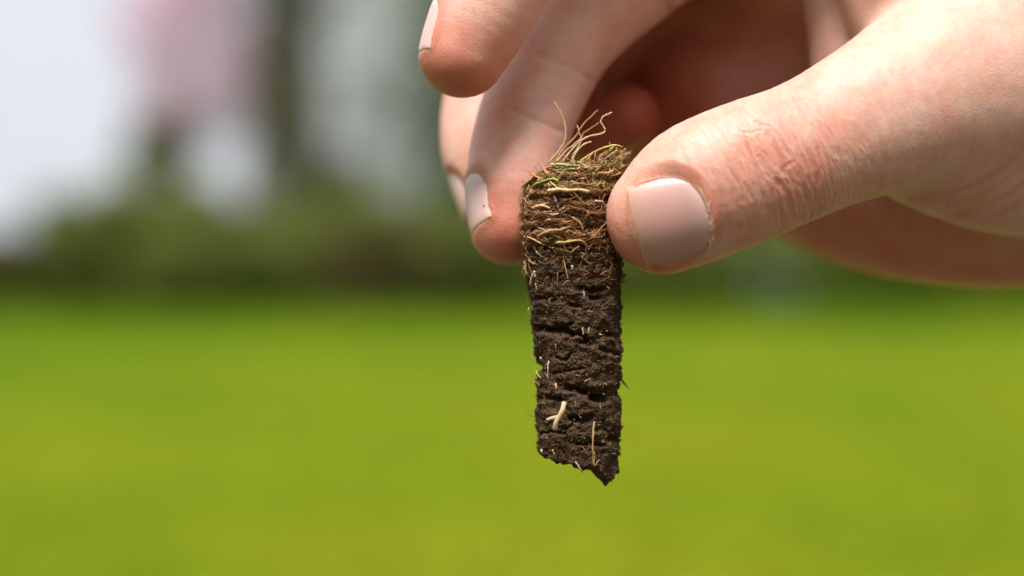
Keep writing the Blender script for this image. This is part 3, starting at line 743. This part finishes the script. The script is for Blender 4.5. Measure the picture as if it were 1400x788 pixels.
CRACKS = [  # polyline, depth mm, half thickness px
    (Z66([(225, 565), (300, 575), (380, 570), (440, 590)]), 2.3, 4.2), (Z66([(400, 545), (440, 540)]), 1.2, 2.6), (Z66([(440, 600), (500, 600), (560, 640)]), 1.3, 3.0), (Z66([(640, 600), (700, 605), (745, 600)]), 1.3, 3.0),
    (Z66([(620, 690), (670, 700), (720, 720)]), 1.0, 3.0), (Z66([(350, 745), (400, 750), (440, 720)]), 0.9, 2.0), (Z66([(215, 700), (260, 760), (270, 790)]), 0.7, 2.0),
    (Z66([(430, 425), (490, 430)]), 1.2, 3.2), (Z66([(500, 320), (560, 335), (640, 325)]), 1.2, 3.0), (Z66([(570, 385), (620, 380)]), 1.0, 3.0), (Z66([(200, 95), (330, 85), (450, 80), (600, 100)]), 1.1, 3.2),
    (Z66([(190, 390), (260, 380), (330, 400)]), 0.7, 2.6), (Z66([(300, 250), (360, 235), (420, 250)]), 0.5, 2.0), (Z66([(500, 650), (560, 660)]), 1.3, 3.5),
    (Z7([(410, 178), (480, 190), (560, 212), (600, 240), (660, 245)]), 2.2, 3.4), (Z7([(570, 240), (640, 255)]), 1.8, 4.0), (Z7([(230, 235), (300, 235), (370, 245)]), 1.1, 3.0), (Z7([(430, 365), (500, 375), (560, 358)]), 1.5, 4.5),
    (Z7([(480, 520), (560, 515), (640, 520)]), 0.9, 2.2), (Z7([(400, 420), (450, 400), (480, 350)]), 0.8, 3.0), (Z7([(330, 90), (420, 80), (500, 60)]), 0.6, 2.0), (Z7([(690, 480), (735, 490)]), 1.0, 3.0),
    (Z7([(250, 450), (330, 440), (400, 450)]), 0.7, 2.2), (Z7([(640, 370), (650, 430), (700, 440)]), 0.4, 2.0), (Z7([(240, 30), (240, 120)]), 0.7, 2.5), (Z7([(520, 180), (640, 200), (735, 150)]), 0.5, 2.0)]
def core_at(th, py0, off=0.0):
    """a point on the smooth core surface at angle th (0 = facing the camera) on the photo row py0, off mm outwards"""
    l = np.interp(py0, LE[:, 0], LE[:, 1]); r = np.interp(py0, RE[:, 0], RE[:, 1])
    R = (r - l) / 2 * K; cx = ((l + r) / 2 - 700) * K
    return np.stack([cx + (R + off) * np.sin(th), -(R + off) * np.cos(th), (394 - py0) * K], -1)
LAY_Y = np.array([231, 240, 255, 265, 281, 291, 306, 321, 332])
def ridge_of(th, q):
    return 7.5 * perlin(np.stack([2.0 * np.sin(th), 2.0 * np.cos(th), np.full(len(th), q * 3.3)], -1))
def soil_disp(P, px, py, front):
    thatch = smooth(345, 333, py)
    d = 0.62 * fbm(P * np.array([0.28, 0.28, 0.42]), 3)
    d += -0.34 * np.abs(perlin(P * np.array([0.6, 0.6, 0.8]) + 9)) - 0.26 * np.abs(perlin(P * 1.9 + 3)) + 0.22 * perlin(P * 3.6) + 0.11 * perlin(P * 7.5)
    lay = perlin(P * np.array([0.16, 0.16, 1.1]) + 5) + 0.6 * perlin(P * np.array([0.35, 0.35, 2.4]) + 2)
    ang = np.arctan2(P[:, 0] - (785 - 700) * K, -P[:, 1])
    gap = np.min([np.abs(py - y - ridge_of(ang, q)) for q, y in enumerate(LAY_Y)], axis=0)
    d += thatch * (0.45 * lay - 0.2 - 1.1 * smooth(2.8, 6.0, gap)) + (1 - thatch) * 0.06 * lay
    bx = 2.2 * perlin(P * 0.9 + 50); by = 2.2 * perlin(P * 0.9 + 80)
    for line, dep, hw in CRACKS:
        dd = poly_dist(px + bx, py + by, line); d -= front * 1.25 * dep * np.exp(-(dd / hw) ** 2)
    # cracks that run on round the back
    d -= (1 - front) * 1.6 * np.exp(-((np.abs(perlin(P * np.array([0.12, 0.12, 0.35]) + 11))) / 0.05) ** 2)
    return d
def build_core():
    nth, nz = 470, 520
    th = np.linspace(-math.pi, math.pi, nth, endpoint=False); tt = np.linspace(0, 1, nz)
    TH, TT = np.meshgrid(th, tt, indexing='ij')
    xx = 785 + 64 * np.sin(TH)
    back = np.clip(-np.cos(TH), 0, 1)
    y0 = np.interp(xx, TOPC[:, 0], TOPC[:, 1]) + 10; y1 = np.interp(xx, BOT[:, 0], BOT[:, 1]) - 6 * back + 2 * np.sin(9 * TH + 1)
    PY = (y0 + (y1 - y0) * TT).ravel()
    P = core_at(TH.ravel(), PY); px, py = topx(P); fr = smooth(0.1, -0.25, P[:, 1] / 8 )
    nrm = np.stack([np.sin(TH.ravel()), -np.cos(TH.ravel()), 0 * PY], -1)
    d = soil_disp(P, px, py, fr)
    edge = smooth(0.985, 1.0, TT.ravel()) * 0.5
    P2 = P + (d - edge)[:, None] * nrm
    P2[:, 2] += 0.35 * perlin(P * 1.3 + 31) * smooth(0.9, 1.0, TT.ravel()) + 0.18 * perlin(P * 2.2 + 3)
    i = np.arange(nth * nz).reshape(nth, nz); j = np.roll(i, -1, 0)
    F = np.stack([i[:, :-1], j[:, :-1], j[:, 1:], i[:, 1:]], -1).reshape(-1, 4)[:, ::-1]
    V = [P2]; Fs = [F]; n = len(P2); ring_b, ring_t = i[:, -1], i[:, 0]
    for ring, sgn in ((ring_b, 1), (ring_t, -1)):                 # rough end caps
        prev = ring; base = P2[ring]
        c = base.mean(0)
        for s in (0.86, 0.7, 0.5, 0.3, 0.12):
            q = c + (base - c) * s; q[:, 2] += 0.7 * fbm(q * 0.5, 3) + (0.9 if sgn > 0 else 0.2) * (1 - s)
            V.append(q); k = n + np.arange(nth); n += nth
            f = np.stack([prev, np.roll(prev, -1), np.roll(k, -1), k], -1); Fs.append(f[:, ::-1] if sgn > 0 else f); prev = k
    V = np.concatenate(V); px, py = topx(V)
    # soil colours by layer: fibrous brown thatch above, dark peaty soil below
    f1 = fbm(V * 0.35, 3); f2 = perlin(V * 1.2 + 60)
    soil = np.array([0.052, 0.030, 0.017]) * (1 + 0.22 * f1)[:, None] + np.clip(f2, 0, 1)[:, None] * np.array([0.040, 0.018, 0.006])
    grey = smooth(0.0, 0.5, perlin(V * np.array([0.3, 0.3, 0.22]) + 23)) * 0.5
    soil = soil * (1 - grey[:, None]) + np.array([0.060, 0.041, 0.027]) * grey[:, None]
    th_c = np.array([0.12, 0.058, 0.026]) * (1 + 0.5 * f2)[:, None]
    k = smooth(358, 330, py + 8 * f1 + 5 * f2)[:, None]
    col = np.clip(soil * (1 - k) + th_c * k, 0.008, 1)
    me = mesh_np('soil', world(V), Fs); set_attr(me, 'tint', col)
    return me, P2, nrm
CORE_AT = world(core_at(np.array([0.0]), np.array([640.0]))[0])
core = empty('soil_core', CORE_AT, 'dark cylindrical core of soil with straw topped thatch held between thumb and finger', 'soil core')
soil_me, SP, SN = build_core()
soil = link('soil', soil_me, M_SOIL, core)

def crumbs():
    r = np.random.default_rng(12); B = Bag()
    t = (1 + 5 ** 0.5) / 2
    I = np.array([(-1, t, 0), (1, t, 0), (-1, -t, 0), (1, -t, 0), (0, -1, t), (0, 1, t), (0, -1, -t), (0, 1, -t), (t, 0, -1), (t, 0, 1), (-t, 0, -1), (-t, 0, 1)]) / math.hypot(1, t)
    IF = np.array([(0, 11, 5), (0, 5, 1), (0, 1, 7), (0, 7, 10), (0, 10, 11), (1, 5, 9), (5, 11, 4), (11, 10, 2), (10, 7, 6), (7, 1, 8), (3, 9, 4), (3, 4, 2), (3, 2, 6), (3, 6, 8), (3, 8, 9), (4, 9, 5), (2, 4, 11), (6, 2, 10), (8, 6, 7), (9, 8, 1)])
    n = 2200; k = r.integers(0, len(SP), n)
    for q in k:
        p = SP[q]; s = 0.06 + 0.20 * r.random() ** 2.2
        V = I * (1 + 0.35 * r.normal(size=(12, 1))) * s * (1 + 0.3 * r.normal(size=3)) + p + SN[q] * s * 0.35
        py = 394 - p[2] / K
        g = r.random()
        col = np.array([0.10, 0.058, 0.028]) if py < 338 else np.array([0.060, 0.034, 0.018])
        col = col * (0.6 + 0.8 * r.random()) + (np.array([0.06, 0.03, 0.01]) if g > 0.85 else 0)
        B.add(world(V), None, IF, col)
    link('crumbs', B.mesh('crumbs', False), M_CRUMB, core, kind='stuff')
crumbs()

STRAW = [(0.47, 0.265, 0.12), (0.38, 0.195, 0.08), (0.28, 0.13, 0.05), (0.20, 0.088, 0.035), (0.10, 0.047, 0.022), (0.58, 0.39, 0.22), (0.36, 0.14, 0.05)]
def thatch():
    r = np.random.default_rng(22); B = Bag()
    lay_y = LAY_Y
    for k in range(3900):
        main = k < 3500
        th0 = r.normal() * 1.2 if r.random() < 0.85 else r.random() * 6.28
        q = r.integers(0, len(lay_y)); spread = r.normal() * 2.5
        py = lay_y[q] + spread if main else 340 + 50 * r.random() ** 2
        ln = (0.06 + 0.50 * r.random() ** 2.0) * (1 if main else 0.5); m = 6
        th = th0 + np.linspace(-0.5, 0.5, m) * ln
        wob = np.cumsum(r.normal(size=m)) * 0.9; wob -= wob.mean()
        slope = r.normal() * ((1.5 + 7 * ln) if r.random() < 0.88 else 8)
        ridge = ridge_of(th, q)
        yy = py + np.linspace(-1, 1, m) * slope + wob + (ridge if main else 0)
        topy = np.interp(785 + 64 * np.sin(th), TOPC[:, 0], TOPC[:, 1]); yy = np.maximum(yy, topy + 2 * r.random())
        off = 0.75 * math.exp(-(spread / 3.0) ** 2) - 0.42 + 0.5 * r.random() + 0.55 * perlin(np.stack([th * 2.5, yy * 0.12, np.full(m, q * 1.7)], -1))
        off[[0, -1]] += r.normal(size=2) * 0.22 - 0.1
        P = core_at(th, yy, off)
        rad = (0.03 + 0.17 * r.random() ** 3.4) * (0.7 + 0.6 * r.random(m)) * np.array([0.6, 1, 1, 1, 1, 0.5])
        c = np.array(STRAW[r.choice(7, p=[.16, .19, .22, .18, .11, .09, .05])]) * (0.62 + 0.6 * r.random())
        if yy.mean() < 258 and r.random() < 0.09: c = np.array([0.24, 0.25, 0.08]) * (0.6 + 0.8 * r.random())
        elif yy.mean() < 262 and r.random() < 0.5: c = np.array([0.36, 0.24, 0.10]) * (0.7 + 0.6 * r.random())
        if not main: c = c * 0.6
        B.tube(world(P), rad / 1000, 5, c, 0.4 + 0.6 * r.random())
    # frayed stubs along the rim
    for k in range(260):
        th0 = r.random() * 6.28; x0 = 785 + 62 * math.sin(th0); ty = float(np.interp(x0, TOPC[:, 0], TOPC[:, 1]))
        p = core_at(np.array([th0]), np.array([ty + 6 + 6 * r.random()]), -2.5 * r.random() ** 2)[0]
        L = 0.8 + 1.7 * r.random() ** 2; d = np.array([math.sin(th0) * 0.7, -math.cos(th0) * 0.7, 0.25 + 0.7 * r.random()]) + r.normal(size=3) * 0.45; d /= np.linalg.norm(d)
        m = 6; P = p + d * np.linspace(0, 1, m)[:, None] * L + np.cumsum(r.normal(size=(m, 3)), 0) * 0.10
        c = np.array(STRAW[r.choice(7, p=[.25, .22, .15, .1, .04, .2, .04])]) * (0.7 + 0.5 * r.random())
        if r.random() < 0.2: c = np.array([0.26, 0.25, 0.08])
        B.tube(world(P), (0.04 + 0.22 * r.random() ** 2.5) * np.array([1, 1, 1, 0.9, 0.7, 0.3]) * (0.75 + 0.5 * r.random(m)) / 1000, 5, c, 0.4 + 0.5 * r.random())
    # loose curly rootlets standing off the surface
    for k in range(620):
        py = 228 + 110 * r.random() if k < 330 else 340 + 290 * r.random()
        th0 = r.normal() * 1.3; p = core_at(np.array([th0]), np.array([py]), 0.1)[0]
        m = 6; L = (0.5 + 1.4 * r.random()) * (1 if k < 330 else 0.6); d = np.array([math.sin(th0), -math.cos(th0), 0]) * 0.45 + r.normal(size=3) * 0.6
        st = np.cumsum(d / np.linalg.norm(d) + 0.55 * r.normal(size=(m, 3)), 0) * L / m
        B.tube(world(p + st), np.linspace(0.045, 0.015, m) * (0.6 + r.random()) / 1000, 4, np.array(STRAW[r.integers(0, 7)]) * (0.9 if k < 330 else 0.75))
    link('thatch', B.mesh('thatch'), M_FIB, core, kind='stuff')
thatch()

def strand(name, pts, r0, r1, col, depth=None, flat=None, label=None, n=18, sides=8, tipr=None):
    """one fibre: photo pixels (px, py, depth mm), radii mm"""
    P = np.array([loc(p[0], p[1], p[2]) for p in pts]); Q = spline(P, n)
    rs = np.random.default_rng(int(abs(P.sum() * 997)) % 100000)
    R = np.interp(np.linspace(0, 1, n), [0, 1], [r0, r1]) * (1 + (0.22 if name in ('stem', 'grass_stub', 'dry_leaf_scrap') else 0.13) * rs.normal(size=n)).clip(0.4, 1.7)
    R *= 0.8 if name == 'root' else 1.0
    R[0] *= 0.5; R[-1] *= 0.45
    Q = Q + rs.normal(size=Q.shape) * 0.035
    B = Bag(); B.tube(world(Q), R / 1000, sides, col, flat)
    return link(name, B.mesh(name), M_FIB, core, label)
Z5 = lambda pts, d0=-3.0: [(680 + p[0] / 3.752, 130 + p[1] / 3.752, d0 if len(p) < 3 else p[2]) for p in pts]
PALE = (0.46, 0.31, 0.16); TAN = (0.42, 0.25, 0.10); LIGHT = (0.46, 0.34, 0.20)
strand('root', Z5([(262, 350), (305, 300), (338, 255), (352, 190), (335, 110), (290, 35)]), 0.22, 0.10, PALE)
strand('root', Z5([(300, 350), (330, 285), (400, 215), (440, 150), (520, 75)], -1.5), 0.20, 0.09, TAN)
strand('root', Z5([(330, 350), (378, 285), (448, 222), (535, 198), (552, 175), (530, 140), (545, 110), (588, 90)], -3.5), 0.20, 0.15, LIGHT, n=34)
strand('root', Z5([(378, 352), (400, 300), (440, 256), (482, 240)], -4), 0.26, 0.16, LIGHT)
strand('root', Z5([(410, 155), (422, 200), (430, 240), (380, 320)], -2), 0.12, 0.16, PALE)
strand('root', Z5([(430, 205), (478, 172), (522, 142)], -1), 0.12, 0.07, TAN)
strand('root', Z5([(300, 345), (350, 290), (415, 235), (440, 205)], -4.5), 0.18, 0.10, PALE)
strand('root', Z5([(455, 340), (478, 310), (492, 290)], -5), 0.16, 0.07, PALE)
strand('root', Z5([(340, 308), (372, 342)], -5), 0.16, 0.10, (0.50, 0.14, 0.04))
strand('grass_stub', Z5([(420, 350, -3), (490, 298, -4), (560, 266, -5), (610, 258, -5), (642, 270, -5)]), 0.55, 0.18, (0.55, 0.44, 0.12), flat=0.4)
strand('grass_stub', Z5([(575, 240, -4), (580, 290, -4), (590, 330, -4)]), 0.12, 0.45, (0.34, 0.24, 0.09), flat=0.4)
strand('grass_stub', Z5([(270, 357, -6.5), (320, 356, -7.5), (380, 362, -8), (430, 362, -8)]), 0.30, 0.30, (0.44, 0.46, 0.20), flat=0.5)
strand('grass_stub', Z5([(280, 385, -6.5), (330, 384, -7.5), (400, 378, -8.2)]), 0.22, 0.28, (0.40, 0.38, 0.14), flat=0.5)
strand('grass_stub', Z5([(180, 470, -5), (215, 450, -6.3), (285, 430, -7.8), (310, 445, -8.2)]), 0.24, 0.30, (0.30, 0.36, 0.08), flat=0.6)
strand('dry_leaf_scrap', Z5([(170, 400, -4.5), (195, 415, -5.5), (225, 435, -6.5)]), 0.5, 0.25, (0.40, 0.19, 0.06), flat=0.35)
strand('dry_leaf_scrap', Z5([(215, 345, -5), (240, 375, -6), (262, 410, -7)]), 0.2, 0.5, (0.36, 0.16, 0.07), flat=0.35)
strand('dry_leaf_scrap', Z5([(290, 520, -8.6), (305, 560, -8.8), (322, 600, -8.7)]), 0.65, 0.55, (0.17, 0.13, 0.11), flat=0.3, label='grey brown flake of dead leaf under the pale stem')
strand('stem', Z5([(258, 492, -8.4), (300, 486, -9.0), (360, 489, -9.2), (420, 488, -9.0), (475, 496, -8.6)]), 0.45, 0.34, (0.52, 0.37, 0.19), flat=0.7, label='pale horizontal straw stem across the thatch')
strand('stem', Z5([(490, 462, -7), (540, 462, -6.5), (600, 455, -5)]), 0.42, 0.3, (0.46, 0.22, 0.09), flat=0.6)
strand('stem', Z5([(180, 580, -7.5), (230, 568, -8.6), (270, 582, -9)]), 0.40, 0.3, (0.44, 0.30, 0.15), flat=0.6)
strand('stem', Z5([(205, 728, -7.5), (260, 700, -8.6), (330, 690, -9), (380, 672, -8.8)]), 0.30, 0.24, (0.32, 0.19, 0.08))
strand('stem', Z5([(300, 760, -9), (370, 752, -9.2), (420, 745, -9), (452, 758, -8.8)]), 0.40, 0.16, (0.40, 0.25, 0.10), flat=0.6)
strand('stem', Z5([(455, 690, -9), (470, 715, -9.1)]), 0.42, 0.3, (0.36, 0.24, 0.13), flat=0.5)
strand('stem', Z5([(380, 625, -8.9), (420, 650, -9.2), (440, 690, -9)]), 0.16, 0.22, (0.46, 0.28, 0.11), flat=0.6)
strand('stem', Z5([(500, 545, -8.4), (545, 548, -7.8)]), 0.26, 0.2, (0.48, 0.36, 0.22), flat=0.6)
# the pale forked root bit near the lower end
def forked():
    B = Bag(); zz = -8.7
    Q = lambda pts: np.array([loc(x, y, d) for (x, y), d in zip(Z7([p[:2] for p in pts]), [p[2] for p in pts])])
    B.tube(world(spline(Q([(400, 265, -9.0), (390, 310, -9.6), (368, 350, -9.6), (350, 385, -9.5), (345, 425, -9.0)]), 14)), np.interp(np.arange(14), [0, 3, 8, 13], [0.40, 0.42, 0.38, 0.46]) / 1000, 9, (0.44, 0.33, 0.20))
    B.tube(world(spline(Q([(362, 352, -9.5), (330, 358, -9.4), (297, 370, -9.0)]), 8)), np.interp(np.arange(8), [0, 7], [0.34, 0.28]) / 1000, 8, (0.42, 0.31, 0.18))
    link('forked_root', B.mesh('forked_root'), M_FIB, core, 'pale cream forked root piece near the lower end')
forked()
S7 = lambda pts: [(*Z7([p[:2]])[0], p[2]) for p in pts]; S6 = lambda pts: [(*Z66([p[:2]])[0], p[2]) for p in pts]
strand('straw', S7([(578, 378, -8.9), (573, 470, -9.1), (571, 560, -8.9), (574, 652, -8.2)]), 0.17, 0.08, (0.40, 0.26, 0.10))
strand('straw', S7([(582, 560, -8.8), (580, 640, -8.4), (610, 605, -8)]), 0.10, 0.06, (0.40, 0.26, 0.10))
strand('straw', S7([(305, 15, -7.6), (303, 70, -7.8), (300, 125, -7.6)]), 0.11, 0.06, (0.50, 0.40, 0.28))
strand('straw', S6([(225, 220, -6.8), (205, 260, -6.3), (195, 310, -5.8)]), 0.20, 0.10, (0.48, 0.34, 0.18))
strand('straw', S6([(230, 300, -6.8), (235, 330, -6.9)]), 0.14, 0.10, (0.44, 0.30, 0.15))
for pts, r_, c_ in (([(515, 345, -8.3), (520, 370, -8.6), (508, 392, -8.3)], .10, PALE), ([(510, 560, -8.4), (514, 605, -8.4)], .12, LIGHT), ([(548, 560, -8.2), (542, 600, -8.2)], .10, LIGHT), ([(390, 305, -8.8), (415, 282, -9), (440, 285, -8.8)], .06, PALE),
                    ([(540, 462, -8.4), (570, 465, -8.2)], .08, LIGHT), ([(310, 385, -8), (312, 410, -8)], .06, PALE), ([(610, 600, -7.6), (630, 605, -7.4)], .16, TAN), ([(348, 660, -8.6), (350, 695, -8.6)], .07, PALE), ([(258, 740, -7.6), (262, 755, -7.6)], .25, LIGHT),
                    ([(447, 190, -8.8), (450, 212, -8.8)], .26, (0.40, 0.36, 0.30)), ([(715, 245, -2), (745, 230, -2.5)], .16, (0.05, 0.03, 0.02)), ([(710, 330, -2), (735, 318, -2.5), (758, 335, -3)], .10, TAN), ([(715, 520, -2), (745, 548, -2.5)], .14, (0.06, 0.035, 0.02)),
                    ([(735, 655, -1.5), (745, 672, -1.5)], .12, LIGHT), ([(190, 440, -1.5), (180, 462, -1.5)], .10, PALE), ([(720, 340, -2), (750, 350, -2)], .08, TAN)):
    strand('rootlet', S6(pts), r_, r_ * 0.5, c_, n=8, sides=6)
for pts, r_, c_ in (([(700, 125, -2), (735, 120, -2), (755, 145, -2), (785, 182, -2)], .30, (0.02, 0.014, 0.01)), ([(222, 352, -2), (190, 338, -2), (165, 322, -2)], .07, (0.10, 0.06, 0.03)), ([(255, 165, -5), (230, 140, -4.5), (200, 120, -4)], .14, (0.26, 0.12, 0.05)),
                    ([(262, 120, -6.5), (240, 95, -6), (232, 70, -5.5)], .13, PALE), ([(350, 150, -8), (350, 185, -8.3)], .22, (0.46, 0.32, 0.22)), ([(465, 615, -7.8), (490, 655, -7.6), (512, 692, -7.2)], .15, (0.46, 0.38, 0.30)), ([(520, 140, -8.8), (560, 118, -8.6)], .16, (0.34, 0.12, 0.04)),
                    ([(465, 255, -8.9), (468, 290, -8.9)], .08, (0.40, 0.17, 0.06)), ([(330, 545, -7.6), (348, 585, -7.4)], .12, LIGHT), ([(262, 545, -6.8), (268, 570, -6.8)], .25, (0.46, 0.34, 0.22)), ([(680, 735, -3), (705, 745, -3)], .12, TAN), ([(640, 700, -4), (655, 722, -4)], .08, TAN)):
    strand('rootlet', S7(pts), r_, r_ * 0.4, c_, n=8, sides=6)

# three specks of dirt on the nail and tip of the finger that presses the core
def specks():
    t = np.linspace(0, 6.283, 7)[:-1]
    for (px, py), lb in (((661.5, 282), 'small dark soil speck on the white fingernail, topmost of three'), ((666, 293), 'small dark soil speck at the edge of the nail, middle of three'), ((670, 297.5), 'small dark soil speck on the fingertip, lowest of three')):
        d = -10.0
        for _ in range(60):
            p = loc(px, py, d); s = float(hand_sdf(p[None])[0])
            if s < 0.12: break
            d += max(0.1, s * 0.8)
        p = p + np.array([0, -0.25, 0])
        r = np.random.default_rng(int(px)); V = r.normal(size=(8, 3)); V = V / np.linalg.norm(V, axis=1)[:, None]
        u = np.array([(x, y, z) for x in (-1, 1) for y in (-1, 1) for z in (-1, 1)], float) / 1.73
        u = u * (1 + 0.25 * r.normal(size=(8, 1)))
        me = mesh_np('soil_speck', world(p + u * 0.2), box_arrays(0, 1, 0, 1, 0, 1)[1]); set_attr(me, 'tint', np.tile([0.03, 0.02, 0.015], (8, 1)))
        link('soil_speck', me, M_CRUMB, None, lb, 'soil speck', 'soil specks on the fingertip')
specks()
